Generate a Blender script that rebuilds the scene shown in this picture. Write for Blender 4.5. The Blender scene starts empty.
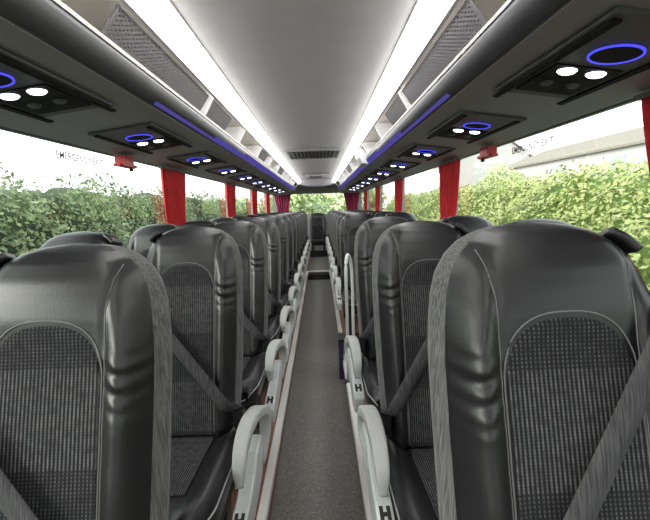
import bpy, math, random
from mathutils import Vector, Matrix
import numpy as np

random.seed(7)
rng = np.random.default_rng(7)
S = bpy.context.scene
COL = S.collection
PI = math.pi

# ------------------------------------------------------------------ helpers
class MB:
    """collects geometry for ONE mesh object"""
    def __init__(self):
        self.v, self.f, self.m, self.sm = [], [], [], []
    def add(self, vs, fs, mi=0, smooth=False):
        b = len(self.v)
        self.v += [tuple(p) for p in vs]
        for k, f in enumerate(fs):
            self.f.append([i + b for i in f])
            self.m.append(mi[k] if isinstance(mi, (list, tuple)) else mi)
            self.sm.append(smooth)
        return self
    def box(self, x0, x1, y0, y1, z0, z1, mi=0):
        vs = [(x0,y0,z0),(x1,y0,z0),(x1,y1,z0),(x0,y1,z0),(x0,y0,z1),(x1,y0,z1),(x1,y1,z1),(x0,y1,z1)]
        fs = [(0,3,2,1),(4,5,6,7),(0,1,5,4),(1,2,6,5),(2,3,7,6),(3,0,4,7)]
        return self.add(vs, fs, mi)
    def prism(self, poly, y0, y1, mi=0, smooth=False):
        """poly of (x,z) extruded along y"""
        n = len(poly)
        vs = [(x, y0, z) for x, z in poly] + [(x, y1, z) for x, z in poly]
        fs = [(i, (i+1) % n, (i+1) % n + n, i + n) for i in range(n)]
        self.add(vs, fs, mi, smooth)
        b = len(self.v) - 2*n
        self.f.append([b + i for i in range(n)][::-1]); self.m.append(mi); self.sm.append(False)
        self.f.append([b + n + i for i in range(n)]); self.m.append(mi); self.sm.append(False)
        return self
    def xprism(self, poly, x0, x1, mi=0):
        """poly of (y,z) extruded along x"""
        n = len(poly)
        vs = [(x0, y, z) for y, z in poly] + [(x1, y, z) for y, z in poly]
        fs = [(i, (i+1) % n, (i+1) % n + n, i + n) for i in range(n)]
        fs += [tuple(range(n))[::-1], tuple(range(n, 2*n))]
        return self.add(vs, fs, mi)
    def sweep(self, path, prof, mi=0, smooth=True, side=None):
        """sweep closed profile [(a,b)] along 3D path; a along 'side', b along normal"""
        P = [Vector(p) for p in path]; vs = []
        for i, p in enumerate(P):
            t = (P[min(i+1, len(P)-1)] - P[max(i-1, 0)]).normalized()
            s = Vector(side) if side is not None else (Vector((0,0,1)) if abs(t.z) < .9 else Vector((1,0,0)))
            s = (s - t * s.dot(t)).normalized()
            nn = t.cross(s)
            pr = prof(i/(len(P)-1)) if callable(prof) else prof
            n = len(pr)
            vs += [p + s*a + nn*b for a, b in pr]
        fs = []
        for i in range(len(P)-1):
            for j in range(n):
                k = (j+1) % n
                fs.append((i*n+j, i*n+k, (i+1)*n+k, (i+1)*n+j))
        fs.append(tuple(range(n))[::-1]); fs.append(tuple(range((len(P)-1)*n, len(P)*n)))
        return self.add(vs, fs, mi, smooth)
    def tube(self, path, r, n=8, mi=0):
        pr = [(r*math.cos(2*PI*k/n), r*math.sin(2*PI*k/n)) for k in range(n)]
        return self.sweep(path, pr, mi)
    def build(self, name, mats, parent=None, fix=True):
        me = bpy.data.meshes.new(name)
        me.from_pydata(self.v, [], self.f)
        for m in (mats if isinstance(mats, (list, tuple)) else [mats]):
            me.materials.append(m)
        me.polygons.foreach_set('material_index', self.m)
        me.polygons.foreach_set('use_smooth', self.sm)
        if fix:
            import bmesh
            bm = bmesh.new(); bm.from_mesh(me)
            bmesh.ops.recalc_face_normals(bm, faces=bm.faces)
            bm.to_mesh(me); bm.free()
        me.update()
        o = bpy.data.objects.new(name, me)
        COL.objects.link(o)
        if parent: o.parent = parent
        return o

def rrect(a, b, r, n=4):
    """rounded rectangle profile half sizes a,b"""
    out = []
    for cx, cy, a0 in ((a-r, b-r, 0), (-a+r, b-r, PI/2), (-a+r, -b+r, PI), (a-r, -b+r, 1.5*PI)):
        for k in range(n+1):
            t = a0 + PI/2*k/n
            out.append((cx + r*math.cos(t), cy + r*math.sin(t)))
    return out

def bez(pts, n=24):
    """Catmull-Rom through pts"""
    P = [Vector(p) for p in pts]; P = [P[0]*2-P[1]] + P + [P[-1]*2-P[-2]]
    out = []
    seg = len(P)-3
    for i in range(seg):
        for k in range(n if i == seg-1 else n):
            t = k/n
            a, b, c, d = P[i:i+4]
            out.append(.5*((2*b)+(c-a)*t+(2*a-5*b+4*c-d)*t*t+(3*b-a-3*c+d)*t**3))
    out.append(P[-2])
    return out

def tag(o, label=None, cat=None, group=None, kind=None):
    if label: o['label'] = label
    if cat: o['category'] = cat
    if group: o['group'] = group
    if kind: o['kind'] = kind
    return o

def empty(name, loc=(0,0,0)):
    o = bpy.data.objects.new(name, None); COL.objects.link(o)
    o.location = loc; o.empty_display_size = .1
    return o

KIDS = {}
def copy_tree(o, parent=None):
    c = o.copy(); COL.objects.link(c)
    if parent: c.parent = parent
    for ch in list(o.children):
        copy_tree(ch, c)
    return c

ORD = ['first','second','third','fourth','fifth','sixth','seventh','eighth','ninth','tenth','eleventh','twelfth','thirteenth','fourteenth']

def interp(x, xs, ys):
    return float(np.interp(x, xs, ys))

# ------------------------------------------------------------------ materials
def new_mat(name):
    m = bpy.data.materials.new(name); m.use_nodes = True
    nt = m.node_tree; b = nt.nodes['Principled BSDF']
    return m, nt, b
def mat(name, col, rough=.5, metal=0, spec=.5, emit=None, es=0, noise=0, nscale=40, bump=0, bscale=200, coat=0):
    m, nt, b = new_mat(name)
    b.inputs['Base Color'].default_value = (*col, 1)
    b.inputs['Roughness'].default_value = rough
    b.inputs['Metallic'].default_value = metal
    b.inputs['Specular IOR Level'].default_value = spec
    if coat: b.inputs['Coat Weight'].default_value = coat
    if emit:
        b.inputs['Emission Color'].default_value = (*emit, 1)
        b.inputs['Emission Strength'].default_value = es
    tc = nt.nodes.new('ShaderNodeTexCoord')
    if noise:
        n = nt.nodes.new('ShaderNodeTexNoise'); n.inputs['Scale'].default_value = nscale; n.inputs['Detail'].default_value = 4
        nt.links.new(tc.outputs['Object'], n.inputs['Vector'])
        r = nt.nodes.new('ShaderNodeValToRGB')
        r.color_ramp.elements[0].position = .3; r.color_ramp.elements[1].position = .7
        r.color_ramp.elements[0].color = (*[c*(1-noise) for c in col], 1)
        r.color_ramp.elements[1].color = (*[min(1, c*(1+noise)) for c in col], 1)
        nt.links.new(n.outputs['Fac'], r.inputs['Fac']); nt.links.new(r.outputs['Color'], b.inputs['Base Color'])
    if bump:
        n = nt.nodes.new('ShaderNodeTexNoise'); n.inputs['Scale'].default_value = bscale; n.inputs['Detail'].default_value = 3
        nt.links.new(tc.outputs['Object'], n.inputs['Vector'])
        bp = nt.nodes.new('ShaderNodeBump'); bp.inputs['Strength'].default_value = bump; bp.inputs['Distance'].default_value = .002
        nt.links.new(n.outputs['Fac'], bp.inputs['Height']); nt.links.new(bp.outputs['Normal'], b.inputs['Normal'])
    return m

def math_node(nt, op, a, b=None, c=None):
    n = nt.nodes.new('ShaderNodeMath'); n.operation = op
    for i, x in enumerate((a, b, c)):
        if x is None: continue
        if isinstance(x, (int, float)): n.inputs[i].default_value = x
        else: nt.links.new(x, n.inputs[i])
    return n.outputs[0]

def inlay_mat(name, horizontal=False):
    """woven seat cloth: light dashes in vertical stripes below, a dotted lattice above"""
    m, nt, b = new_mat(name)
    tc = nt.nodes.new('ShaderNodeTexCoord'); sp = nt.nodes.new('ShaderNodeSeparateXYZ')
    nt.links.new(tc.outputs['Object'], sp.inputs[0])
    X = sp.outputs['X']; Z = sp.outputs['Y'] if horizontal else sp.outputs['Z']
    sx = math_node(nt, 'SINE', math_node(nt, 'MULTIPLY', X, 2*PI/.0074))
    stripe = math_node(nt, 'GREATER_THAN', sx, .25)
    sz = math_node(nt, 'SINE', math_node(nt, 'MULTIPLY', Z, 2*PI/.0050))
    dash = math_node(nt, 'GREATER_THAN', sz, -.6)
    sz2 = math_node(nt, 'SINE', math_node(nt, 'MULTIPLY', Z, 2*PI/.0066))
    dots = math_node(nt, 'MULTIPLY', math_node(nt, 'MULTIPLY_ADD', math_node(nt, 'GREATER_THAN', sz2, .0), .5, .12), stripe)
    low = math_node(nt, 'MULTIPLY', stripe, math_node(nt, 'MULTIPLY_ADD', dash, .4, .55))
    # bands along the height switch between stripes and dots
    if horizontal:
        sel = 0.0
    else:
        w = math_node(nt, 'SINE', math_node(nt, 'MULTIPLY', math_node(nt, 'SUBTRACT', Z, 1.06), 2*PI/.36))
        sel = math_node(nt, 'GREATER_THAN', w, .0)
    nz = nt.nodes.new('ShaderNodeTexNoise'); nz.inputs['Scale'].default_value = 60
    nt.links.new(tc.outputs['Object'], nz.inputs['Vector'])
    mx = nt.nodes.new('ShaderNodeMix'); mx.data_type = 'FLOAT'
    if isinstance(sel, float): mx.inputs[0].default_value = sel
    else: nt.links.new(sel, mx.inputs[0])
    nt.links.new(low, mx.inputs[2]); nt.links.new(dots, mx.inputs[3])
    fac = math_node(nt, 'MULTIPLY', mx.outputs[0], math_node(nt, 'MULTIPLY_ADD', nz.outputs['Fac'], 1.6, -.15))
    mc = nt.nodes.new('ShaderNodeMix'); mc.data_type = 'RGBA'
    nt.links.new(fac, mc.inputs[0])
    mc.inputs[6].default_value = (.016, .016, .018, 1); mc.inputs[7].default_value = (.14, .14, .142, 1)
    nt.links.new(mc.outputs[2], b.inputs['Base Color'])
    b.inputs['Roughness'].default_value = .85
    b.inputs['Specular IOR Level'].default_value = .12
    bp = nt.nodes.new('ShaderNodeBump'); bp.inputs['Strength'].default_value = .4; bp.inputs['Distance'].default_value = .002
    nt.links.new(mx.outputs[0], bp.inputs['Height']); nt.links.new(bp.outputs['Normal'], b.inputs['Normal'])
    return m

def ribbed_mat(name, c0, c1, scale=(260, 260, 6), rough=.8, sheen=.3):
    m, nt, b = new_mat(name)
    tc = nt.nodes.new('ShaderNodeTexCoord'); mp = nt.nodes.new('ShaderNodeMapping')
    mp.inputs['Scale'].default_value = scale
    nt.links.new(tc.outputs['Object'], mp.inputs[0])
    n = nt.nodes.new('ShaderNodeTexNoise'); n.inputs['Scale'].default_value = 1; n.inputs['Detail'].default_value = 2
    nt.links.new(mp.outputs[0], n.inputs['Vector'])
    r = nt.nodes.new('ShaderNodeValToRGB')
    r.color_ramp.elements[0].position = .35; r.color_ramp.elements[1].position = .65
    r.color_ramp.elements[0].color = (*c0, 1); r.color_ramp.elements[1].color = (*c1, 1)
    nt.links.new(n.outputs['Fac'], r.inputs['Fac']); nt.links.new(r.outputs['Color'], b.inputs['Base Color'])
    b.inputs['Roughness'].default_value = rough; b.inputs['Sheen Weight'].default_value = sheen; b.inputs['Specular IOR Level'].default_value = .15
    return m

def speck_mat(name, cols, scale, rough=.9):
    m, nt, b = new_mat(name)
    tc = nt.nodes.new('ShaderNodeTexCoord')
    n = nt.nodes.new('ShaderNodeTexNoise'); n.inputs['Scale'].default_value = scale; n.inputs['Detail'].default_value = 5; n.inputs['Roughness'].default_value = .8
    nt.links.new(tc.outputs['Object'], n.inputs['Vector'])
    r = nt.nodes.new('ShaderNodeValToRGB'); cr = r.color_ramp
    cr.elements[0].position = .3; cr.elements[1].position = .7
    cr.elements[0].color = (*cols[0], 1); cr.elements[1].color = (*cols[-1], 1)
    for i, c in enumerate(cols[1:-1]):
        e = cr.elements.new(.3 + .4*(i+1)/(len(cols)-1)); e.color = (*c, 1)
    nt.links.new(n.outputs['Fac'], r.inputs['Fac']); nt.links.new(r.outputs['Color'], b.inputs['Base Color'])
    b.inputs['Roughness'].default_value = rough
    return m

def screen_mat(name):
    """perforated plastic: round holes let the rack behind show through"""
    m, nt, b = new_mat(name)
    tc = nt.nodes.new('ShaderNodeTexCoord'); sp = nt.nodes.new('ShaderNodeSeparateXYZ')
    nt.links.new(tc.outputs['Object'], sp.inputs[0])
    a = math_node(nt, 'COSINE', math_node(nt, 'MULTIPLY', sp.outputs['Y'], 2*PI/.034))
    c = math_node(nt, 'COSINE', math_node(nt, 'MULTIPLY', sp.outputs['Z'], 2*PI/.0135))
    h = math_node(nt, 'GREATER_THAN', math_node(nt, 'MULTIPLY', a, c), .30)
    b.inputs['Base Color'].default_value = (.12, .115, .125, 1); b.inputs['Roughness'].default_value = .5
    tr = nt.nodes.new('ShaderNodeBsdfTransparent'); mx = nt.nodes.new('ShaderNodeMixShader')
    nt.links.new(h, mx.inputs[0]); nt.links.new(b.outputs[0], mx.inputs[1]); nt.links.new(tr.outputs[0], mx.inputs[2])
    nt.links.new(mx.outputs[0], nt.nodes['Material Output'].inputs[0])
    return m

def glass_mat(name, refl=.05):
    m = bpy.data.materials.new(name); m.use_nodes = True
    nt = m.node_tree; nt.nodes.remove(nt.nodes['Principled BSDF'])
    tr = nt.nodes.new('ShaderNodeBsdfTransparent'); tr.inputs[0].default_value = (.95, .98, .96, 1)
    gl = nt.nodes.new('ShaderNodeBsdfGlossy'); gl.inputs['Roughness'].default_value = .02
    lw0 = nt.nodes.new('ShaderNodeLayerWeight'); lw0.inputs['Blend'].default_value = .5
    lw = nt.nodes.new('ShaderNodeMath'); lw.operation = 'POWER'; nt.links.new(lw0.outputs['Facing'], lw.inputs[0]); lw.inputs[1].default_value = 5
    lw2 = nt.nodes.new('ShaderNodeMath'); lw2.operation = 'MULTIPLY_ADD'; nt.links.new(lw.outputs[0], lw2.inputs[0]); lw2.inputs[1].default_value = .6; lw2.inputs[2].default_value = .025
    lw = lw2
    mx = nt.nodes.new('ShaderNodeMixShader')
    nt.links.new(lw.outputs[0], mx.inputs[0]); nt.links.new(tr.outputs[0], mx.inputs[1]); nt.links.new(gl.outputs[0], mx.inputs[2])
    nt.links.new(mx.outputs[0], nt.nodes['Material Output'].inputs[0])
    return m

def emit_mat(name, col, st):
    m = bpy.data.materials.new(name); m.use_nodes = True
    nt = m.node_tree; nt.nodes.remove(nt.nodes['Principled BSDF'])
    e = nt.nodes.new('ShaderNodeEmission'); e.inputs[0].default_value = (*col, 1); e.inputs[1].default_value = st
    nt.links.new(e.outputs[0], nt.nodes['Material Output'].inputs[0])
    return m

def leaf_mat(name, cols, scale=2.5):
    m, nt, b = new_mat(name)
    tc = nt.nodes.new('ShaderNodeTexCoord')
    n = nt.nodes.new('ShaderNodeTexNoise'); n.inputs['Scale'].default_value = scale; n.inputs['Detail'].default_value = 8; n.inputs['Roughness'].default_value = .75
    nt.links.new(tc.outputs['Object'], n.inputs['Vector'])
    r = nt.nodes.new('ShaderNodeValToRGB'); cr = r.color_ramp
    cr.elements[0].position = .3; cr.elements[1].position = .72
    cr.elements[0].color = (*cols[0], 1); cr.elements[1].color = (*cols[-1], 1)
    for i, c in enumerate(cols[1:-1]):
        e = cr.elements.new(.3 + .42*(i+1)/(len(cols)-1)); e.color = (*c, 1)
    nt.links.new(n.outputs['Fac'], r.inputs['Fac']); nt.links.new(r.outputs['Color'], b.inputs['Base Color'])
    b.inputs['Roughness'].default_value = .6
    return m

M = {}
M['leather'] = mat('black_leather', (.008,.008,.009), .40, spec=.55, bump=.18, bscale=350)
M['inlay'] = inlay_mat('woven_cloth')
M['inlay_flat'] = inlay_mat('woven_cloth_cushion', True)
M['side'] = ribbed_mat('side_cloth', (.05,.05,.05), (.14,.14,.137), (320,320,9), .85, .12)
M['shell'] = mat('back_shell', (.03,.03,.032), .55)
M['stitch'] = mat('stitch', (.14,.14,.14), .7)
M['piping'] = mat('piping', (.35,.35,.36), .5)
M['frame'] = mat('seat_frame', (.02,.02,.022), .5)
M['plastic'] = mat('light_plastic', (.62,.65,.64), .38, noise=.04, nscale=12)
M['armpad'] = mat('arm_pad', (.42,.43,.42), .5)
M['mark'] = mat('black_mark', (.01,.01,.01), .6)
M['belt'] = ribbed_mat('belt_webbing', (.03,.03,.032), (.08,.08,.083), (500,20,20), .75, .05)
M['buckle'] = mat('buckle', (.012,.012,.012), .4)
M['carpet'] = speck_mat('aisle_carpet', [(.075,.072,.065),(.17,.165,.15),(.30,.29,.265)], 95)
M['brown'] = mat('brown_floor', (.23,.105,.07), .55, noise=.25, nscale=30)
M['trimw'] = mat('white_trim', (.82,.80,.75), .35)
M['dark'] = mat('dark_riser', (.03,.03,.03), .7)
M['ceil'] = mat('ceiling_cloth', (.36,.355,.35), .9, noise=.03, nscale=8, bump=.1, bscale=500)
M['cove'] = mat('cove_plastic', (.62,.61,.60), .5)
M['rackin'] = mat('rack_liner', (.80,.77,.72), .8, noise=.05, nscale=6)
M['panel'] = mat('under_panel', (.30,.305,.30), .6, noise=.03, nscale=30)
M['fascia'] = mat('fascia_plastic', (.055,.055,.06), .4, noise=.05, nscale=20)
M['metal'] = mat('bright_metal', (.85,.85,.86), .22, metal=1)
M['divider'] = mat('white_divider', (.82,.82,.82), .4)
M['screen'] = screen_mat('perforated_screen')
M['screenf'] = mat('screen_edge', (.16,.155,.16), .45)
M['console'] = mat('console_grey', (.085,.09,.09), .5, spec=.3)
M['slot'] = mat('console_slot', (.004,.004,.004), .7, spec=.2)
M['lens'] = emit_mat('reading_lens', (.93,.97,1), 5)
M["ring"] = emit_mat("blue_ring", (.10,.10,1.0), .95)
M['led'] = emit_mat('led_white', (1,.985,.965), 11.5)
M['blue'] = emit_mat('blue_sheen', (.20,.16,.75), .36)  # emission standing in for the purple sheen on the rack fronts
M['wall'] = mat('wall_lining', (.23,.23,.235), .7)
M['pillar'] = mat('pillar', (.30,.31,.31), .5)
M['glass'] = glass_mat('window_glass')
M['curtain'] = mat('red_cloth', (.55,.012,.018), .75, noise=.15, nscale=15, bump=.1)
M['tinted_red'] = mat('blue_tinted_red_cloth', (.24,.012,.06), .75, noise=.15, nscale=15)  # blue light on the red rear curtains, put into the colour
M['redplastic'] = mat('red_plastic', (.45,.015,.02), .4)
M['decal'] = mat('decal_grey', (.36,.26,.27), .6)
M['vent'] = mat('vent_grey', (.22,.22,.22), .5)
M['ventdark'] = mat('vent_dark', (.04,.04,.04), .6)
M['rearpanel'] = mat('rear_panel', (.30,.29,.32), .5)
M['bluebox'] = mat('blue_panel', (.035,.03,.10), .4)
M['hedge'] = leaf_mat('hedge_leaf', [(.065,.10,.05),(.14,.20,.09),(.27,.33,.17),(.48,.52,.34)], 3)
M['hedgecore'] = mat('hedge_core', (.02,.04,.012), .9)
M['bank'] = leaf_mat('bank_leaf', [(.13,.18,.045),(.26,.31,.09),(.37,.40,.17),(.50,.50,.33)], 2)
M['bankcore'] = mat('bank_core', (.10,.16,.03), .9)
M['reartree'] = leaf_mat('tree_leaf', [(.22,.32,.12),(.42,.52,.24),(.62,.70,.40),(.8,.8,.6)], 1.2)
M['bark'] = mat('bark', (.08,.055,.035), .9, noise=.3, nscale=10)
M['ground'] = mat('asphalt', (.25,.25,.24), .9, noise=.2, nscale=3)
M['housewall'] = mat('white_render', (.42,.415,.40), .8)
M['roof'] = mat('pale_roof', (.20,.175,.145), .8, noise=.15, nscale=4)
M['housepane'] = mat('house_pane', (.30,.33,.36), .2)

# ------------------------------------------------------------------ dimensions
CX, CZ = .057, 1.33            # camera
WX = 1.17                      # inner wall half width at window top
Y0, Y1 = -4.2, 11.3            # length of saloon
AH = .23                       # aisle half width
AZ = -.165                     # aisle floor level
YSTEP = 8.0                    # aisle rises to seat level here
WT = CZ + .352                 # window top
WB = .74                       # window sill
CEIL = CZ + .66

# ------------------------------------------------------------------ setting
def struct(o): o['kind'] = 'structure'; return o

b = MB(); b.box(-AH, AH, Y0, YSTEP, AZ-.04, AZ)
b.box(-AH, AH, YSTEP, 10.5, -.06, -.012)
b.box(AH, 1.2, 3.42, 4.0, AZ-.04, AZ)
struct(b.build('floor', M['carpet']))
b = MB(); b.box(-AH, AH, YSTEP+.001, YSTEP+.02, AZ, -.06)
b.box(-AH, AH, 10.5, 10.52, -.06, .155)
struct(b.build('trim_5', M['dark']))
for s, segs, nm in ((-1, [(Y0, Y1)], 'floor_left'), (1, [(Y0, 3.42), (4.0, Y1)], 'floor_right')):
    b = MB()
    for a, c in segs:
        b.box(min(s*AH, s*1.2), max(s*AH, s*1.2), a, c, AZ-.04, 0)
    struct(b.build(nm, M['brown']))
# white edge trims: nosing on the platform edge, folded down its face
k = 1
for s, a, c in ((-1, Y0, YSTEP), (1, Y0, 3.40), (1, 4.02, YSTEP)):
    b = MB()
    prof = [(.026, 0.0), (.026, .007), (-.008, .010), (-.014, .004), (-.014, -.035), (-.008, -.035), (-.004, 0)]
    b.prism([(s*(AH + p[0]), p[1]) for p in prof], a, c)
    struct(b.build('trim_%d' % k, M['trimw'])); k += 1
# white nosing across the aisle step, rounded into the side trims
b = MB()
pa = bez([(-AH-.016, YSTEP-.5, .009), (-AH-.014, YSTEP-.10, .009), (-AH+.03, YSTEP-.01, .009), (0, YSTEP, .009), (AH-.03, YSTEP-.01, .009), (AH+.014, YSTEP-.10, .009), (AH+.016, YSTEP-.5, .009)], 8)
b.sweep(pa, rrect(.014, .040, .008, 2), side=(0,0,1))
struct(b.build('trim_4', M['trimw']))

# side walls: lining below the sill, pillars, rail above the windows
PILL = [1.16, 3.45, 5.6, 7.6, 9.55]
SPLITS = [-2.8, -.9] + PILL
edges = [Y0] + SPLITS + [Y1]
wn = 1
for s, nm in ((-1, 'wall_left'), (1, 'wall_right')):
    def bx(x0, x1, *r, b=None, mi=0): b.box(min(s*x0, s*x1), max(s*x0, s*x1), *r, mi)
    b = MB()
    bx(1.2, 1.25, Y0, Y1, AZ-.04, WB, b=b)
    bx(1.175, 1.25, Y0, Y1, WB-.03, WB, b=b)
    bx(1.2, 1.25, Y0, Y1, WT, CEIL+.09, b=b)
    for p in SPLITS:
        bx(1.19, 1.25, p-.035, p+.035, WB, WT, b=b, mi=1)
    struct(b.build(nm, [M['wall'], M['pillar']]))
    for a, c in zip(edges[:-1], edges[1:]):
        b = MB(); bx(1.215, 1.221, a+.03, c-.03, WB-.002, WT+.002, b=b)
        struct(b.build('window_%d' % wn, M['glass'])); wn += 1

# rear wall with window
RWX, RZ0, RZ1 = .98, 1.12, CZ+.36
b = MB()
b.box(-1.25, 1.25, Y1, Y1+.08, AZ-.04, RZ0)
b.box(-1.25, -RWX, Y1, Y1+.08, RZ0, CEIL+.09); b.box(RWX, 1.25, Y1, Y1+.08, RZ0, CEIL+.09)
b.box(-RWX, RWX, Y1, Y1+.08, RZ1, CEIL+.09)
struct(b.build('wall_rear', M['wall']))
b = MB(); b.box(-RWX, RWX, Y1+.03, Y1+.036, RZ0, RZ1)
struct(b.build('window_%d' % wn, M['glass']))

# front wall behind the camera with the windscreen
b = MB()
b.box(-1.25, 1.25, Y0-.08, Y0, AZ-.04, .85)
b.box(-1.25, -1.0, Y0-.08, Y0, .85, CEIL+.09); b.box(1.0, 1.25, Y0-.08, Y0, .85, CEIL+.09)
b.box(-1.0, 1.0, Y0-.08, Y0, 1.62, CEIL+.09)
struct(b.build('wall_front', M['wall']))
wn += 1
b = MB(); b.box(-1.0, 1.0, Y0-.05, Y0-.044, .85, 1.62)
struct(b.build('window_%d' % wn, M['glass']))

# ceiling: centre panel, coves beside it, sloping roof lining over the racks
b = MB()
cp = [(-.425, CEIL+.014), (-.36, CEIL+.030), (-.25, CEIL+.050), (0, CEIL+.060), (.25, CEIL+.050), (.36, CEIL+.030), (.425, CEIL+.014)]
vs = [(x, Y0, z) for x, z in cp] + [(x, Y1, z) for x, z in cp]
n = len(cp)
b.add(vs, [(i, i+1, n+i+1, n+i) for i in range(n-1)], 0, True)
for s in (-1, 1):
    pr = [(.505, CZ+.645), (.56, CZ+.66), (.75, CZ+.66), (1.0, CZ+.60), (1.2, CZ+.50)]
    vs = [(s*x, Y0, z) for x, z in pr] + [(s*x, Y1, z) for x, z in pr]; n = len(pr)
    b.add(vs, [(i, i+1, n+i+1, n+i) for i in range(n-1)], 1, True)
b.box(-1.25, 1.25, Y0, Y1+.08, CEIL+.08, CEIL+.12, 0)
struct(b.build('ceiling', [M['ceil'], M['rackin']], fix=False))

# ------------------------------------------------------------------ ceiling fittings
for s, w in ((-1, 'left'), (1, 'right')):
    r = tag(empty('ceiling_light_strip', (s*.46, 4.5, CZ+.64)), 'long white glowing light strip above the %s luggage rack' % w, 'light strip')
    def loc(p): return (s*p[0]-s*.46, p[1]-(CZ+.64))
    b = MB(); b.prism([loc(p) for p in ((.424, CZ+.672), (.420, CZ+.628), (.428, CZ+.614), (.455, CZ+.611), (.492, CZ+.616), (.498, CZ+.640), (.46, CZ+.672))], Y0-4.5, 10.6-4.5)
    b.build('diffuser', M['led'], r)
    b = MB()
    b.prism([loc(p) for p in ((.406, CZ+.690), (.408, CZ+.672), (.422, CZ+.668), (.424, CZ+.690))], Y0-4.5, 10.6-4.5)
    b.prism([loc(p) for p in ((.494, CZ+.632), (.493, CZ+.614), (.508, CZ+.612), (.509, CZ+.620))], Y0-4.5, 10.6-4.5)
    b.build('frame', M['cove'], r)

def ceiling_vent(y, w, d, label):
    z = CEIL + .056
    r = tag(empty('ceiling_vent', (0, y, z)), label, 'vent')
    b = MB()
    b.box(-w/2, w/2, -d/2, -d/2+.05, -.035, .0); b.box(-w/2, w/2, d/2-.05, d/2, -.035, 0)
    b.box(-w/2, -w/2+.05, -d/2+.05, d/2-.05, -.035, 0); b.box(w/2-.05, w/2, -d/2+.05, d/2-.05, -.035, 0)
    b.build('frame', M['vent'], r)
    b = MB(); b.box(-w/2+.05, w/2-.05, -d/2+.05, d/2-.05, -.012, -.006); b.build('backing', M['ventdark'], r)
    b = MB()
    n = 14
    for i in range(n):
        x = -w/2+.06+(w-.12)*i/(n-1)
        b.box(x-.006, x+.006, -d/2+.05, d/2-.05, -.032, -.012)
    b.build('grille', M['vent'], r)
ceiling_vent(5.45, .76, .85, 'grey slatted air vent in the middle of the ceiling')
r = tag(empty('roof_hatch', (0, 9.0, CEIL+.056)), 'grey roof hatch in the ceiling beyond the slatted vent', 'hatch')
b = MB(); b.prism([(-.30,0),(-.28,-.03),(.28,-.03),(.30,0)], -.35, .35); b.build('frame', M['vent'], r)
b = MB(); b.prism([(-.24,-.03),(-.22,-.045),(.22,-.045),(.24,-.03)], -.28, .28); b.build('lid', M['cove'], r)
b = MB(); b.tube(bez([(-.1,-.2,-.045),(-.1,-.2,-.075),(.1,-.2,-.075),(.1,-.2,-.045)],6), .01); b.build('handle', M['ventdark'], r)

# rear bulkhead housing below the end of the ceiling, with two curved grab bars
r = tag(empty('rear_ceiling_housing', (0, 10.75, CEIL+.05)), 'grey arched housing at the far end of the ceiling above the rear window', 'ceiling housing')
b = MB()
pr = []
for k in range(13):
    t = PI*k/12
    pr.append((.52*math.cos(t)*-1, -.05-.13*math.sin(t)**.6))
pr = [(-.55, 0)] + pr + [(.55, 0)]
b.prism(pr, -.3, .45, 0, True); b.build('cover', M['rearpanel'], r)
for s in (-1, 1):
    b = MB(); b.tube(bez([(s*.40,-.32,-.10),(s*.52,-.34,-.16),(s*.58,-.34,-.28),(s*.58,-.30,-.33)],8), .014)
    b.build('grab_bar', M['vent'], r)

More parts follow.
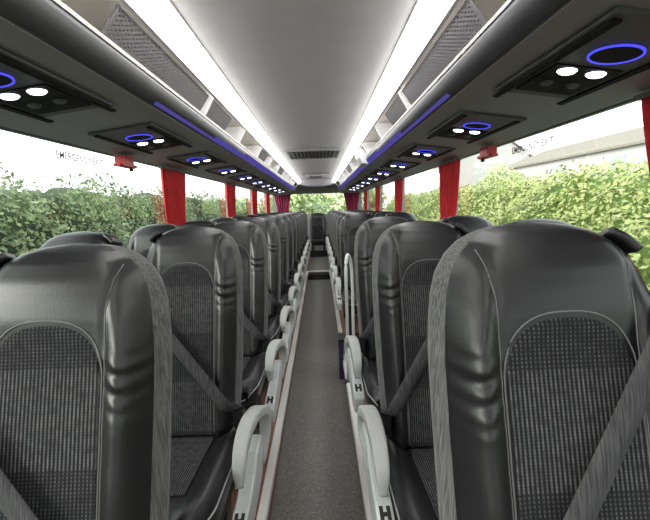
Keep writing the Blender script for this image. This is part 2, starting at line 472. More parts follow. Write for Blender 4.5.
# ------------------------------------------------------------------ luggage racks
YR = 10.45
def panel_z(x):     # underside of the rack
    return CZ + .43 - (x-.618)*.078/.567
for s, w in ((-1, 'left'), (1, 'right')):
    r = tag(empty('luggage_rack', (s*.85, 4.5, WT)), 'long open luggage rack with rounded grey front along the %s side' % w, 'luggage rack')
    def L(poly): return [(s*x-s*.85, z-WT) for x, z in poly]
    ya, yb = Y0-4.5, YR-4.5
    b = MB(); b.prism(L([(.625, panel_z(.625)), (1.185, panel_z(1.185)), (1.22, panel_z(1.185)), (1.22, panel_z(1.185)+.02), (.625, panel_z(.625)+.02)]), ya, yb); b.build('under_panel', M['panel'], r)
    b = MB(); b.prism(L([(.597, CZ+.49), (1.195, CZ+.41), (1.195, CZ+.425), (.597, CZ+.505)]), ya, yb); b.build('shelf', M['rackin'], r)
    # fascia: rounded nose
    nose = [(.588, CZ+.522), (.578, CZ+.514), (.574, CZ+.500), (.576, CZ+.482), (.584, CZ+.462), (.596, CZ+.446), (.610, CZ+.436), (.628, CZ+.429), (.634, CZ+.445), (.600, CZ+.47)]
    b = MB(); b.prism(L(nose), ya, yb, 0, True); b.build('fascia', M['fascia'], r)
    b = MB(); b.prism(L([(.574, CZ+.516), (.571, CZ+.524), (.576, CZ+.530), (.590, CZ+.528), (.590, CZ+.518)]), ya, yb); b.build('lip_rail', M['trimw'], r)
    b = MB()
    lens = [(.574, CZ+.482), (.582, CZ+.461), (.5945, CZ+.4445), (.609, CZ+.4342)]  # glowing band added for the fascia's blue sheen, widening in steps as it builds
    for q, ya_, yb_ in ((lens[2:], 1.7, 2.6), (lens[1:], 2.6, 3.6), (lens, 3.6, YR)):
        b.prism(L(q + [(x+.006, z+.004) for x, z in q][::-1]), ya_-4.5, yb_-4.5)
    b.build('blue_sheen_band', M['blue'], r)
    # dividers between the bays
    divs = [2.33, 3.3, 4.25, 5.2, 6.15, 7.1, 8.05, 9.0, 9.95]
    for y in divs:
        b = MB()
        b.prism(L([(.576, CZ+.53), (.522, CZ+.625), (.55, CZ+.648), (.80, CZ+.645), (1.0, CZ+.595), (1.15, CZ+.52), (1.15, CZ+.42), (.64, CZ+.50), (.60, CZ+.51)]), y-4.5-.02, y-4.5+.02)
        b.build('divider', M['divider'], r)
    for (a, c) in ((1.30, 2.28), (2.38, 2.85), (4.3, 4.8), (6.2, 6.9)):
        b = MB()
        b.prism(L([(.590, CZ+.534), (.530, CZ+.618), (.533, CZ+.620), (.593, CZ+.536)]), a-4.5, c-4.5)
        o = b.build('mesh_screen', M['screen'], r)
        b = MB()
        b.prism(L([(.590, CZ+.531), (.585, CZ+.541), (.591, CZ+.545), (.597, CZ+.534)]), a-4.5, c-4.5)
        b.prism(L([(.590, CZ+.531), (.526, CZ+.620), (.533, CZ+.623), (.597, CZ+.534)]), a-4.5-.012, a-4.5)
        b.build('screen_edge', M['screenf'], o)
    if s == 1:
        b = MB(); b.prism(L([(.50, CZ+.60), (.50, CZ+.52), (.53, CZ+.45), (.60, CZ+.435), (.60, CZ+.60)]), 4.35-4.5, 4.75-4.5)
        b.build('end_panel', M['divider'], r)

# ------------------------------------------------------------------ overhead consoles
def make_console(s):
    """rect panel set into the rack underside; x local towards the window"""
    root = empty('overhead_console')
    A = math.atan(.078/.567)
    def P(a, bb, d):          # a: along bus, bb: across (towards window), d: down from the panel
        return (s*(bb*math.cos(A) - d*math.sin(A)), a, -bb*math.sin(A) - d*math.cos(A))
    def quadbox(a0, a1, b0, b1, d0, d1, skew=0):
        mb = MB()
        vs = [P(a_+skew*(b_ > 0), b_, d) for d in (d0, d1) for a_, b_ in ((a0,b0),(a1,b0),(a1,b1),(a0,b1))]
        mb.add(vs, [(0,1,2,3),(4,5,6,7),(0,1,5,4),(1,2,6,5),(2,3,7,6),(3,0,4,7)])
        return mb
    quadbox(-.30, .30, -.15, .15, .001, .012).build('panel', M['console'], root)
    for b0 in (-.135, .118):
        quadbox(-.27, .36, b0, b0+.022, .012, .018).build('side_slot', M['slot'], root)
    # speaker with a glowing blue ring
    mb = MB(); N = 28
    pts = [P(-.10+.060*math.cos(2*PI*k/N), .0+.060*math.sin(2*PI*k/N), .0145) for k in range(N)]
    mb.add(pts, [tuple(range(N))]); sp = mb.build('speaker', M['slot'], root)
    mb = MB()
    ri, ro = .060, .066
    vs = []
    for k in range(N):
        c, q = math.cos(2*PI*k/N), math.sin(2*PI*k/N)
        vs += [P(-.10+ri*c, ri*q, .013), P(-.10+ri*c, ri*q, .017), P(-.10+ro*c, ro*q, .017), P(-.10+ro*c, ro*q, .013)]
    fs = [(4*k+j, 4*((k+1) % N)+j, 4*((k+1) % N)+(j+1) % 4, 4*k+(j+1) % 4) for k in range(N) for j in range(4)]
    mb.add(vs, fs); mb.build('ring_light', M['ring'], root)
    quadbox(.0, .25, -.10, .10, .012, .016).build('switch_panel', M['slot'], root)
    for b_ in (-.045, .045):
        mb = MB(); R = .028
        top = [P(.04+R*math.cos(2*PI*k/20), b_+R*math.sin(2*PI*k/20), .016) for k in range(20)]
        mid = [P(.04+R*.8*math.cos(2*PI*k/20), b_+R*.8*math.sin(2*PI*k/20), .021) for k in range(20)]
        mb.add(top+mid, [(k, (k+1) % 20, 20+(k+1) % 20, 20+k) for k in range(20)] + [tuple(range(20, 40))])
        mb.build('reading_lamp', M['lens'], root)
        mb = MB(); R = .022
        top = [P(.15+R*math.cos(2*PI*k/16), b_+R*math.sin(2*PI*k/16), .016) for k in range(16)]
        mid = [P(.15+R*.7*math.cos(2*PI*k/16), b_+R*.7*math.sin(2*PI*k/16), .024) for k in range(16)]
        mb.add(top+mid, [(k, (k+1) % 16, 16+(k+1) % 16, 16+k) for k in range(16)] + [tuple(range(16, 32))])
        mb.build('air_nozzle', M['console'], root)
    return root
for s, w, y0 in ((-1, 'left', 1.28), (1, 'right', 1.22)):
    proto = make_console(s)
    for i in range(10):
        o = proto if i == 0 else copy_tree(proto)
        xx = .87
        o.location = (s*xx, y0 + .95*i, panel_z(xx))
        tag(o, 'console with blue ring and two lamps, %s from camera under the %s rack' % (ORD[i], w), 'overhead console', 'overhead consoles under the luggage racks')

# ------------------------------------------------------------------ seats
ZB, ZT = .50, 1.288
W_Z = [.50, .60, .75, .95, 1.06, 1.11, 1.16, 1.20, 1.235, 1.258, 1.273, 1.282, 1.288]
W_W = [.178,.186,.193,.197,.197,.194,.188,.177,.157,.133,.105,.072,.024]
T_Z = [.50, .60, .95, 1.05, 1.15, 1.22, 1.255, 1.275, 1.284, 1.288]
T_T = [.125,.130,.122,.118,.118,.106,.085,.058,.034,.012]
def seat_w(z): return interp(z, W_Z, W_W)
def seat_t(z): return interp(z, T_Z, T_T)
def rear_y(z): return (z-1.05)*.23 + (.0 if z < 1.2 else -.5*(z-1.2)**1.5)
def gauss(x, s): return math.exp(-(x/s)**2)
def seam_x(z):
    return .113 + (.32*max(0, z-1.17)**1.25 if z > 1.17 else 0)
def front_y(xn, z, side=1):
    t = seat_t(z)
    mid = rear_y(z) - t*.5
    ax = abs(xn)
    up = min(1, max(0, (1.19-z)/.10))
    bol = .026*gauss(ax-.80, .15)*up           # side bolsters
    dome = .012*(1-ax*ax)*(1-up)
    rnd = t*.5*max(0, 1-max(0, (ax-.60)/.42)**2.6)   # rolls round towards the sides
    groove = -.0045*gauss(ax*seat_w(z)*.955-seam_x(z), .006)*min(1, max(0, (1.262-z)/.03))
    arch = 0
    wr = .0036*math.sin((z-1.0)*2*PI/(.030+.10*(z-1.0)) + 3*ax + 1.2*math.sin(9*ax) + .8*math.sin(z*41))*gauss(z-1.035, .05)*gauss(ax-.80, .17)
    wr += .0015*math.sin(z*2*PI/.11+5*xn)*gauss(ax-.8, .2)*up
    return mid - rnd - bol - dome - groove - wr
def build_backrest(parent):
    NX = 64; rows = []
    zs = list(np.linspace(ZB, .94, 14)) + list(np.linspace(.95, 1.12, 40)) + list(np.linspace(1.13, 1.24, 14)) + list(np.linspace(1.247, 1.288, 14))
    for z in zs:
        w, t, yr = seat_w(z), seat_t(z), rear_y(z)
        ring = []
        wf = w*.955
        for k in range(NX+1):
            xn = -1 + 2*k/NX
            ring.append((xn*wf, front_y(xn, z), z))
        mid = yr - t*.5
        for q in (.15, .35, .55, .75):
            ring.append((wf + (w*1.03-wf)*min(1, q*1.6), mid + (t*.5)*q*1.05, z))
        for k in range(9):
            xn = 1 - 2*k/8
            ring.append((xn*w*.985, yr - .012*(xn*xn)**2, z))
        for q in (.75, .55, .35, .15):
            ring.append((-(wf + (w*1.03-wf)*min(1, q*1.6)), mid + (t*.5)*q*1.05, z))
        rows.append(ring)
    n = len(rows[0]); vs = [p for rr in rows for p in rr]; fs = []; mi = []
    for i in range(len(rows)-1):
        for j in range(n):
            k2 = (j+1) % n
            fs.append((i*n+j, i*n+k2, (i+1)*n+k2, (i+1)*n+j))
            if j < NX: mi.append(0)
            elif j < NX+5 or j >= NX+5+8: mi.append(1)
            else: mi.append(2)
    fs.append(tuple(range(n))[::-1]); mi.append(2)
    fs.append(tuple(range((len(rows)-1)*n, len(rows)*n))); mi.append(0)
    b = MB(); b.add(vs, fs, mi, True)
    return b.build('backrest', [M['leather'], M['side'], M['shell']], parent)
def surf(x, z, off=.0):
    w = seat_w(z)*.955
    xn = max(-1, min(1, x/w))
    return Vector((x, front_y(xn, z) - off, z))
IW = .106
def arch_z(x):
    u = min(1, abs(x)/IW)
    return 1.035 + .112*(1-u**2.6)**(1/2.2)
def build_inlay(parent):
    b = MB(); NX, NZ = 24, 40; vs = []
    for i in range(NZ+1):
        for j in range(NX+1):
            x = IW*math.sin(PI/2*(-1+2*j/NX))
            z = .505 + (arch_z(x)-.505)*i/NZ
            edge = 1-min(1, abs(x)/IW)**6
            te = max(0, 1-(i/NZ))
            vs.append(surf(x, z, .0035 if 0 < j < NX and i < NZ else -.003))
    fs = [(i*(NX+1)+j, i*(NX+1)+j+1, (i+1)*(NX+1)+j+1, (i+1)*(NX+1)+j) for i in range(NZ) for j in range(NX)]
    b.add(vs, fs, 0, True); o = b.build('fabric_inlay', M['inlay'], parent)
    # stitched edge
    b = MB()
    pts = [surf(-IW-.003, .51+.5*k/10, .001) for k in range(11)]
    pts += [surf((IW+.003)*math.sin(PI/2*t), arch_z(IW*math.sin(PI/2*t))+.003, .001) for t in np.linspace(-1, 1, 31)]
    pts += [surf(IW+.003, 1.01-.5*k/10, .001) for k in range(11)]
    b.tube(pts, .0015, 5); b.build('inlay_edge', M['stitch'], parent)
    for s in (-1, 1):
        b = MB()
        pts = []
        for z in np.linspace(.51, 1.272, 60):
            if seam_x(z) > seat_w(z)*.955*.97: break
            pts.append(surf(s*seam_x(z), z, .0008))
        b.tube(pts, .0011, 5); b.build('seam', M['stitch'], parent)
def build_cushion(parent):
    YF, YR_ = -.68, -.17; rows = []
    ys = list(np.linspace(YF, YF+.08, 8)) + list(np.linspace(YF+.11, YR_, 12))
    def half(y):
        e = min(1, (y-YF)/.10)
        return .205*(1-.22*(1-e)**2.2)
    def top(y):
        e = min(1, (y-YF)/.08)
        return .515 - .03*(y-YF)/.5 - .05*(1-math.sqrt(max(0, 1-(1-e)**2)))
    def bot(y):
        e = min(1, (y-YF)/.08)
        return .395 + .03*(1-math.sqrt(max(0, 1-(1-e)**2)))
    NX = 28
    for y in ys:
        h, zt, zb = half(y), top(y), bot(y); ring = []
        for k in range(NX+1):
            xn = -1 + 2*k/NX; ax = abs(xn)
            z = zt + .018*gauss(ax-.74, .2) - .04*max(0, (ax-.86)/.14)**2.2 - .005*gauss(ax-.56, .03)
            ring.append((xn*h, y, z))
        ring += [(h*1.01, y, zb+.06), (h*.98, y, zb+.01), (h*.9, y, zb)]
        ring += [(-h*.9, y, zb), (-h*.98, y, zb+.01), (-h*1.01, y, zb+.06)]
        rows.append(ring)
    n = len(rows[0]); vs = [p for rr in rows for p in rr]
    fs = [(i*n+j, i*n+(j+1) % n, (i+1)*n+(j+1) % n, (i+1)*n+j) for i in range(len(rows)-1) for j in range(n)]
    fs += [tuple(range(n))[::-1], tuple(range((len(rows)-1)*n, len(rows)*n))]
    b = MB(); b.add(vs, fs, 0, True); c = b.build('cushion', M['leather'], parent)
    b = MB(); vs = []; A, Bn = 12, 16
    for i in range(Bn+1):
        y = YF+.10 + (YR_-.02-YF-.10)*i/Bn
        for j in range(A+1):
            xn = -.54 + 1.08*j/A
            vs.append((xn*half(y), y, top(y) + .018*gauss(abs(xn)-.74, .2) - .005*gauss(abs(xn)-.56, .03) + .003))
    b.add(vs, [(i*(A+1)+j, i*(A+1)+j+1, (i+1)*(A+1)+j+1, (i+1)*(A+1)+j) for i in range(Bn) for j in range(A)], 0, True)
    b.build('cushion_inlay', M['inlay_flat'], c)
    for s in (-1, 1):
        b = MB()
        pts = [(s*half(y)*.995, y-.002, top(y)-.030) for y in np.linspace(YR_, YF+.012, 16)]
        pts += [(s*half(YF)*q, YF-.001, top(YF)-.022) for q in (.9, .6, .3, 0)]
        b.tube(bez(pts, 2), .003, 6); b.build('piping', M['piping'], c)
    return c
def build_base(parent):
    b = MB()
    b.box(-.19, .19, -.62, -.14, .34, .395)
    b.xprism([(-.22, .395), (-.16, .395), (-.10, .50), (-.10, .56), (-.15, .56), (-.20, .46)], -.17, .17)
    b.build('seat_frame', M['frame'], parent)
    for x in (-.13, .13):
        b = MB()
        b.xprism([(-.52, .34), (-.44, .34), (-.36, .03), (-.26, .34), (-.18, .34), (-.28, 0), (-.45, 0)], x-.02, x+.02)
        b.build('leg', M['frame'], parent)
def build_arm(parent, s, xa, dza, dzc, bow=1):
    """s = direction of the aisle; xa = distance of the arm from the seat centre; dza, dzc = height of arm and cover"""
    x = s*xa
    k = s*bow
    pa = bez([(x+k*.020, -.17, .40+dzc), (x+k*.034, -.10, .50+dza), (x+k*.030, -.10, .575+dza), (x+k*.016, -.17, .62+dza), (x, -.26, .628+dza), (x-k*.006, -.36, .612+dza), (x-k*.004, -.435, .575+dza), (x, -.465, .515+dza)], 6)
    def pr(t):
        q = math.sin(PI*min(1, max(0, t*1.04)))**.5 if 0 < t < .96 else 0
        return rrect(.014+.014*q, .010+.011*q, .009, 3)
    b = MB(); b.sweep(pa, pr, side=(1,0,0))
    b.build('armrest', M['armpad'], parent)
    b = MB()
    Z = dzc
    pts = [(-.55, .330+Z), (-.55, .40+Z), (-.53, .425+Z), (-.47, .440+Z), (-.40, .448+Z), (-.32, .465+Z), (-.25, .51+Z), (-.17, .52+Z), (-.10, .49+Z), (-.09, .42+Z), (-.18, .36+Z), (-.40, .325+Z)]
    b.xprism(pts, x-.026, x+.026)
    c = b.build('side_cover', M['plastic'], parent)
    md = c.modifiers.new('bevel', 'BEVEL'); md.width = .007; md.segments = 2
    # black mark on the top of its front end
    b = MB()
    def q(u, v):   # u across, v along the sloping front top
        return (x+u, -.525+v, .4265+Z+v*.25+.0012)
    def strip(u0, u1, v0, v1):
        vs = [q(u0,v0), q(u1,v0), q(u1,v1), q(u0,v1)]
        b.add(vs + [(a, bb, cc+.0015) for a, bb, cc in vs], [(0,3,2,1),(4,5,6,7),(0,1,5,4),(1,2,6,5),(2,3,7,6),(3,0,4,7)])
    strip(-.016, -.005, 0, .050); strip(.005, .016, 0, .050); strip(-.006, .006, .020, .032)
    b.build('mark', M['mark'], c)
def build_belt(parent, s, hi, lo):
    """diagonal webbing from the window-side shoulder to the aisle-side hip"""
    o_x = -s
    N = 18
    (xa, za), (xb, zb) = hi, lo
    b = MB(); vs = []
    d = Vector((xb-xa, 0, zb-za)).normalized(); nrm = Vector((-d.z, 0, d.x))*.0235
    lift = []
    for i in range(N+1):
        t = i/N
        x, z = (xa+(xb-xa)*t), (za+(zb-za)*t)
        row = []
        y = min(surf(o_x*(x+q*nrm.x), z+q*nrm.z).y for q in (-1, -.5, 0, .5, 1)) - .006
        lift.append((x, z, y))
    # pulled tight: straight line in front of the bulges
    yy = [p[2] for p in lift]
    hull = list(yy)
    for i in range(N+1):
        for a in range(0, i+1):
            for c in range(i, N+1):
                if c > a:
                    hull[i] = min(hull[i], yy[a]+(yy[c]-yy[a])*(i-a)/(c-a))
    for (x, z, _), y in zip(lift, hull):
        for k in (-1, -.33, .33, 1):
            yo = .003 if abs(k) == 1 else 0
            vs.append((o_x*(x+nrm.x*k), y+yo-.004, z+nrm.z*k))
    for (x, z, _), y in zip(lift, hull):
        for k in (-1, -.33, .33, 1):
            vs.append((o_x*(x+nrm.x*k), y, z+nrm.z*k))
    off = 4*(N+1)
    fs = []
    for i in range(N):
        for k in range(3):
            fs.append((i*4+k, i*4+k+1, i*4+k+5, i*4+k+4))
            fs.append((off+i*4+k, off+i*4+k+4, off+i*4+k+5, off+i*4+k+1))
        fs.append((i*4, i*4+4, off+i*4+4, off+i*4)); fs.append((i*4+3, off+i*4+3, off+i*4+7, i*4+7))
    b.add(vs, fs, 0, True)
    b.build('seat_belt', M['belt'], parent)
    x, z, y = lift[-1][0], lift[-1][1], hull[-1]
    b = MB(); b.box(o_x*x-.018, o_x*x+.018, y-.035, y+.0, z-.06, z+.01); b.build('buckle', M['buckle'], parent)
    # belt guide housing on the shoulder between the two seats of a pair
    pth = []
    for zz in (1.264, 1.255, 1.244, 1.230):
        pth.append((o_x*(seat_w(zz)+.001), rear_y(zz)-seat_t(zz)*.5-.01, zz+.004))
    b = MB(); b.sweep(bez(pth, 3), rrect(.030, .008, .006, 2), side=(0,1,0)); b.build('belt_guide', M['buckle'], parent)

def make_seat(s, aisle, hi=(.17, 1.02), lo=(-.20, .57), arm=(.24, 0, 0)):
    root = empty('coach_seat')
    bk = build_backrest(root)
    build_inlay(bk)
    build_cushion(root)
    build_base(root)
    if aisle:
        build_arm(root, s, *arm)
    build_belt(root, s, hi, lo)
    return root
LROWS = [.84 + .8*i for i in range(13)]
RROWS = [.72, 1.52, 2.32, 4.2, 5.0, 5.8, 6.6, 7.4, 8.2, 9.0, 9.8, 10.6]
for side, rows, w in ((-1, LROWS, 'left'), (1, RROWS, 'right')):
    hi, lo = ((.175, 1.02), (-.20, .57)) if side < 0 else ((.172, 1.165), (-.19, .60))
    SX, WXS = (.475, .936) if side < 0 else (.454, .91)
    arm = (SX-.232, -.075, -.085) if side < 0 else (SX-.218, -.025, .025, .45)
    pa = make_seat(-side, True, hi, lo, arm); pw = make_seat(side, False, hi, lo)
    for i, y in enumerate(rows):
        for proto, x, kind in ((pa, SX, 'aisle'), (pw, WXS, 'window')):
            o = proto if i == 0 else copy_tree(proto)
            o.location = (side*x, y, 0)
            if kind == 'aisle' and y == rows[-1]:      # the rear bench has no aisle armrests
                for ch in list(o.children):
                    if ch.name.split('.')[0] in ('armrest', 'side_cover'):
                        for g in list(ch.children): bpy.data.objects.remove(g)
                        bpy.data.objects.remove(ch)
            top = 1.268 - .004*y if side < 0 else (1.288 if i == 0 else 1.268 - .004*y)   # cushions settle a little differently
            if kind == 'window': top -= .006
            o.scale.z = top/1.288
            if kind == 'aisle':
                lb = 'black leather coach seat on the aisle, %s row of the %s side' % (ORD[i], w)
            else:
                lb = 'black leather coach seat beside the window, %s row of the %s side' % (ORD[i], w)
            tag(o, lb, 'seat', 'coach seats in rows')
rc = make_seat(1, False)
rc.location = (0, 10.98, 0); rc.scale = (1.15, 1, .90)
tag(rc, 'black middle seat of the rear row facing straight down the aisle', 'seat', 'coach seats in rows')

# ------------------------------------------------------------------ stairwell fittings on the right
r = tag(empty('grab_rail', (.235, 2.95, 0)), 'light grey looped grab rail in front of the stairwell', 'grab rail')
b = MB()
pa = bez([(0, -.10, .0), (0, -.10, .55), (0, -.08, .86), (.02, 0, .96), (.05, .08, .89), (.06, .10, .70), (.06, .10, .30), (.06, .10, .0)], 8)
b.tube(pa, .012, 10); b.build('rail', M['plastic'], r)
b = MB(); b.box(-.03, .03, -.13, -.07, 0, .012); b.box(.03, .09, .07, .13, 0, .012); b.build('foot_plate', M['frame'], r)
r = tag(empty('stairwell_panel', (.215, 3.36, AZ)), 'dark blue upright panel at the edge of the stairwell', 'panel')
b = MB(); b.box(-.03, .008, -.10, .06, 0, .34); o = b.build('panel', M['bluebox'], r)
md = o.modifiers.new('bevel', 'BEVEL'); md.width = .008; md.segments = 2
b = MB(); b.box(-.036, .05, -.11, .07, .34, .36); b.build('cap', M['frame'], r)

# ------------------------------------------------------------------ curtains
def make_curtain(w=.52, h=.95, name='window_curtain', folds=7, pinch=.62, cloth='curtain'):
    root = empty(name)
    NX, NZ = 72, 30
    b = MB(); vs = []
    for t in (0, 1):
        for i in range(NZ+1):
            v = i/NZ
            k = 1 - (1-pinch)*math.sin(PI*min(1, v*.62))**1.3
            for j in range(NX+1):
                u = -1+2*j/NX
                amp = .017*(1-.25*v)
                yy = u*w/2*k
                xx = amp*math.sin(u*PI*folds + .6*math.sin(v*3)) + .006*math.sin(u*17+v*6)
                vs.append((xx + .003*t, yy, -v*h))
    n = NX+1; q = n*(NZ+1)
    fs = []
    for t in (0, 1):
        for i in range(NZ):
            for j in range(NX):
                f = (t*q+i*n+j, t*q+i*n+j+1, t*q+(i+1)*n+j+1, t*q+(i+1)*n+j)
                fs.append(f if t == 0 else f[::-1])
    for i in range(NZ):
        for j in (0, NX):
            fs.append((i*n+j, (i+1)*n+j, q+(i+1)*n+j, q+i*n+j))
    b.add(vs, fs, 0, True); b.build('cloth', M[cloth], root)
    b = MB(); b.box(-.012, .012, -w/2-.03, w/2+.03, -.005, .012); b.build('track', M['vent'], root)
    b = MB(); b.sweep(bez([(-.03, -w*pinch/2-.005, -.62*h), (-.036, 0, -.66*h), (-.03, w*pinch/2+.005, -.62*h)], 6), rrect(.025, .004, .003, 2), side=(0,0,1)); b.build('tieback', M[cloth], root)
    return root
proto = None
for s, w in ((-1, 'left'), (1, 'right')):
    for i, y in enumerate(PILL):
        if s < 0 and i == 0: continue          # out of the picture on that side
        o = make_curtain() if proto is None else copy_tree(proto)
        if proto is None: proto = o
        o.location = (s*1.162, y-.04, WT-.02)
        if s > 0: o.rotation_euler.z = PI
        tag(o, 'gathered red window curtain, %s from the camera along the %s windows' % (ORD[i-(s < 0)], w), 'curtain', 'red curtains along the windows')
for s, w in ((-1, 'left'), (1, 'right')):
    o = make_curtain(.46, .8, cloth='tinted_red')
    o.rotation_euler.z = PI/2
    o.location = (s*.97, 11.22, WT+.0)
    tag(o, 'dark red curtain drawn to the %s edge of the rear window' % w, 'curtain', 'rear window curtains')

# ------------------------------------------------------------------ emergency hammers and window lettering
for s, w, y in ((-1, 'left', 2.52), (1, 'right', 2.57)):
    r = tag(empty('emergency_hammer', (s*1.14, y, WT-.01)), 'small red emergency hammer in its holder above the %s window' % w, 'hammer')
    b = MB(); b.box(-.03, .03, -.06, .06, -.05, .0); b.build('holder', M['redplastic'], r)
    b = MB(); b.box(-.038, -.026, -.09, .08, -.065, -.05) if s > 0 else b.box(.026, .038, -.09, .08, -.065, -.05)
    b.box(-.02, .02, -.10, .10, -.068, -.052); b.build('handle', M['redplastic'], r)
    b = MB(); b.tube([(0, .08, -.085), (0, .08, -.035)], .012, 10); b.build('head', M['mark'], r)
    cu = bpy.data.curves.new('lettering_outline', 'FONT'); cu.body = 'EMERGENCY EXIT'; cu.size = .052; cu.align_x = 'CENTER'; cu.extrude = .0004; cu.offset = .0006
    tmp = bpy.data.objects.new('lettering_outline', cu); COL.objects.link(tmp)
    dg = bpy.context.evaluated_depsgraph_get()
    me = bpy.data.meshes.new_from_object(tmp.evaluated_get(dg)); me.materials.clear(); me.materials.append(M['decal'])
    bpy.data.objects.remove(tmp); bpy.data.curves.remove(cu)
    o = bpy.data.objects.new('window_lettering', me); COL.objects.link(o)
    o.location = (s*1.211, 2.19, CZ+.272)
    o.rotation_euler = (PI/2, 0, -s*PI/2)
    tag(o, 'faint grey lettering near the top of the %s window' % w, 'lettering')

# ------------------------------------------------------------------ outside
GZ = -1.45
b = MB(); b.box(-60, 60, -30, 90, GZ-.1, GZ); o = b.build('ground', M['ground']); struct(o)

def leaves(name, pts, nrm, size, material, core=None, parent=None):
    """a mesh of many small leaf quads"""
    n = len(pts)
    d = rng.normal(size=(n, 3)); d /= np.linalg.norm(d, axis=1)[:, None]
    nn = nrm + .9*d; nn /= np.linalg.norm(nn, axis=1)[:, None]
    t = np.cross(nn, rng.normal(size=(n, 3))); t /= np.linalg.norm(t, axis=1)[:, None]
    u = np.cross(nn, t)
    sz = size*(.6+.8*rng.random(n))[:, None]
    V = np.stack([pts-t*sz, pts+u*sz*.5, pts+t*sz, pts-u*sz*.5], 1).reshape(-1, 3)
    me = bpy.data.meshes.new(name)
    me.vertices.add(4*n); me.vertices.foreach_set('co', V.ravel().astype(np.float32))
    me.loops.add(4*n); me.loops.foreach_set('vertex_index', np.arange(4*n, dtype=np.int32))
    me.polygons.add(n); me.polygons.foreach_set('loop_start', np.arange(0, 4*n, 4, dtype=np.int32))
    me.update(calc_edges=True); me.validate()
    me.materials.append(material)
    o = bpy.data.objects.new(name, me); COL.objects.link(o)
    if parent: o.parent = parent
    return o
def bumpy(a, b_):
    return .30*np.sin(a*1.3+.7*b_)+.22*np.sin(a*2.9+1.1+b_*1.7)+.14*np.sin(a*6.1+b_*4.3)+.08*np.sin(a*11+b_*9)

# clipped hedge on the left
r = tag(empty('hedge', (-5.2, 12, GZ)), 'tall dense dark green hedge outside the left windows', 'hedge')
n = 52000
y = rng.uniform(-6, 34, n); z = rng.uniform(0, 1, n)
topz = 3.5 + .3*bumpy(y, 0*y)
zz = z*topz
x = .55*bumpy(y, zz) - .5*np.clip((zz-topz+.7)/.7, 0, 1)**2
P = np.stack([x+.1*rng.normal(size=n), y-12, zz + .12*rng.normal(size=n)], 1)
N = np.tile(np.array([1., 0, .3]), (n, 1))
leaves('foliage', P, N, .058, M['hedge'], parent=r)
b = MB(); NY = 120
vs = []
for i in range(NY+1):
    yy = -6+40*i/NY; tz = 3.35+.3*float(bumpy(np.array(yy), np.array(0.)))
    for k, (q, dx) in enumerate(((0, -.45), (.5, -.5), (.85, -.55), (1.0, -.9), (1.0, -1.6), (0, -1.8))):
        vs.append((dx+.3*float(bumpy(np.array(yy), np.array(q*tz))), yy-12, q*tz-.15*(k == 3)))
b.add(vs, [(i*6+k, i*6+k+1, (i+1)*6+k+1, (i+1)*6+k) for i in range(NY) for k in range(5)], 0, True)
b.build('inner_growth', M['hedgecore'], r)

# sunlit overgrown bank on the right
r = tag(empty('hedge', (4, 12, GZ)), 'sunlit yellow-green hedge on a sloping bank outside the right windows', 'hedge')
n = 60000
y = rng.uniform(-6, 36, n); q = rng.uniform(0, 1, n)
prof_x = lambda q: np.where(q < .8, q/.8*3.0, 3.0+(q-.8)/.2*2.0)
prof_z = lambda q: np.where(q < .8, .2+q/.8*3.15, 3.35+(q-.8)*.4)
bb = bumpy(y*.8, q*5)
P = np.stack([prof_x(q)-.35*bb+.08*rng.normal(size=n), y-12, prof_z(q)+.30*bb+.1*rng.normal(size=n)], 1)
N = np.tile(np.array([-.6, 0, .8]), (n, 1))
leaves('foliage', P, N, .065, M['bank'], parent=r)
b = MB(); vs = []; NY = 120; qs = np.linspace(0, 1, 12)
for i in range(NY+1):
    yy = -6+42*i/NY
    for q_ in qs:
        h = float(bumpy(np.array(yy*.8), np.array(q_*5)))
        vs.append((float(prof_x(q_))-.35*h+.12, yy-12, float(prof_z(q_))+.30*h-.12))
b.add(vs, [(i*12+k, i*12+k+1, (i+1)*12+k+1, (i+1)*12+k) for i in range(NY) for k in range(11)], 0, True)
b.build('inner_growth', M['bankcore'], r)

# trees behind the coach, seen through the rear window and beyond the hedges
def tree(loc, h, rad, nleaf, label, material='reartree', size=.16):
    r = tag(empty('tree', loc), label, 'tree', 'trees outside the coach')
    b = MB(); pth = bez([(0,0,0), (.1,.05,h*.25), (-.05,.1,h*.5), (.05,0,h*.75)], 6)
    def pr(t):
        q = .16*(1-.8*t)+.02
        return [(q*math.cos(2*PI*k/8), q*math.sin(2*PI*k/8)) for k in range(8)]
    b.sweep(pth, pr, side=(1,0,0)); b.build('trunk', M['bark'], r)
    d = rng.normal(size=(nleaf, 3)); d /= np.linalg.norm(d, axis=1)[:, None]
    cl = d[rng.integers(0, 26, nleaf)]
    rr = rad*(.55+.45*rng.random(nleaf))[:, None]
    P = cl*rad*.72 + d*rad*.38*rng.random(nleaf)[:, None]**.4
    P = P*np.array([1, 1, .85]) + np.array([0, 0, h*.62])
    leaves('crown', P, d, size, M[material], parent=r)
tree((-1.7, 25, GZ), 4.0, 2.1, 4000, 'pale green tree behind the coach, left half of the rear window')
tree((2.2, 25, GZ), 4.2, 2.2, 4000, 'pale green tree behind the coach, right half of the rear window')
tree((-.3, 30, GZ), 4.0, 2.6, 4000, 'pale green tree behind the coach in the middle of the rear window')
tree((11.8, 26, GZ), 6.2, 1.5, 3500, 'small round tree rising behind the yellow-green bank', size=.11)

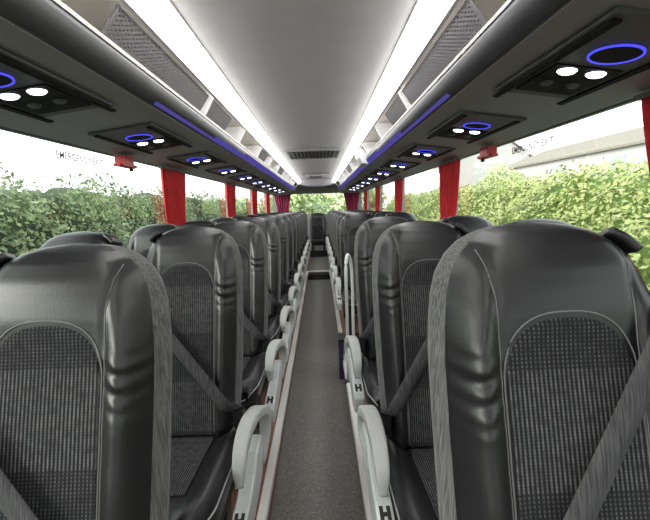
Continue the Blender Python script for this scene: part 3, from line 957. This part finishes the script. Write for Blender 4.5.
# houses beyond the bank
def house(loc, lx, ly, hw, hr, label):
    r = tag(empty('house', loc), label, 'house', 'houses beyond the bank')
    b = MB(); b.box(-lx/2, lx/2, -ly/2, ly/2, 0, hw)
    for e in (-1, 1):
        b.add([(-lx/2, e*ly/2, hw), (lx/2, e*ly/2, hw), (0, e*ly/2, hw+hr)], [(0, 1, 2)])
    b.build('walls', M['housewall'], r)
    b = MB()
    for e in (-1, 1):
        o_ = .3
        p = [(0, -ly/2-o_, hw+hr), (0, ly/2+o_, hw+hr), (e*(lx/2+o_), ly/2+o_, hw-.15), (e*(lx/2+o_), -ly/2-o_, hw-.15)]
        b.add(p + [(x, y, z+.12) for x, y, z in p], [(0,1,2,3),(4,5,6,7),(0,1,5,4),(1,2,6,5),(2,3,7,6),(3,0,4,7)])
    b.build('roof', M['roof'], r)
    for k in range(3):
        b = MB(); yc = -ly/2+ly*(k+.5)/3
        b.box(-lx/2-.03, -lx/2+.02, yc-.5, yc+.5, hw-1.5, hw-.5); b.build('window', M['housepane'], r)
    b = MB(); b.box(-.3, .3, -ly*.3-.3, -ly*.3+.3, hw+hr-.5, hw+hr+.7); b.build('chimney', M['housewall'], r)
house((19.5, 26, GZ), 8, 16, 5.4, 1.4, 'long white house with pale roof beyond the bank')
house((17, 43, GZ), 7, 8, 7.0, 2.6, 'taller white gabled house further along the bank')

# ------------------------------------------------------------------ light
w = bpy.data.worlds.new('overcast_sky'); S.world = w; w.use_nodes = True
nt = w.node_tree; bg = nt.nodes['Background']
bg.inputs[0].default_value = (.95, .98, 1.0, 1); bg.inputs[1].default_value = 2.7
sun = bpy.data.lights.new('sun', 'SUN'); sun.energy = 6.0; sun.angle = math.radians(40); sun.color = (1, .96, .88)
so = bpy.data.objects.new('sun', sun); COL.objects.link(so)
so.rotation_euler = Vector((.86, .50, -.24)).to_track_quat('-Z', 'Y').to_euler()

# ------------------------------------------------------------------ camera
F = 395.0; VPX, VPY, ROLL = 319.6, 206.3, math.radians(1.8)
fy = Vector(((VPX-325)/F, -(VPY-260)/F, -1)).normalized()          # world +Y seen in camera space
up = Vector((-math.sin(ROLL), math.cos(ROLL), 0)); up = (up - fy*up.dot(fy)).normalized()
rt = fy.cross(up)
R = Matrix((rt, fy, up)).to_3x3().transposed()      # columns: world axes in camera space
cam = bpy.data.cameras.new('camera'); co = bpy.data.objects.new('camera', cam); COL.objects.link(co)
cam.sensor_fit = 'HORIZONTAL'; cam.sensor_width = 36; cam.lens = 36*F/650; cam.clip_start = .02; cam.clip_end = 300
co.matrix_world = Matrix.Translation((CX, 0, CZ)) @ R.inverted().to_4x4()
S.camera = co

S.view_settings.view_transform = 'Standard'; S.view_settings.look = 'None'
S.view_settings.exposure = 0.1; S.view_settings.gamma = 1; S.view_settings.use_curve_mapping = False
try:
    S.cycles.use_denoising = True
    S.cycles.max_bounces = 8
    S.cycles.transparent_max_bounces = 16
except Exception as e:
    print(e)
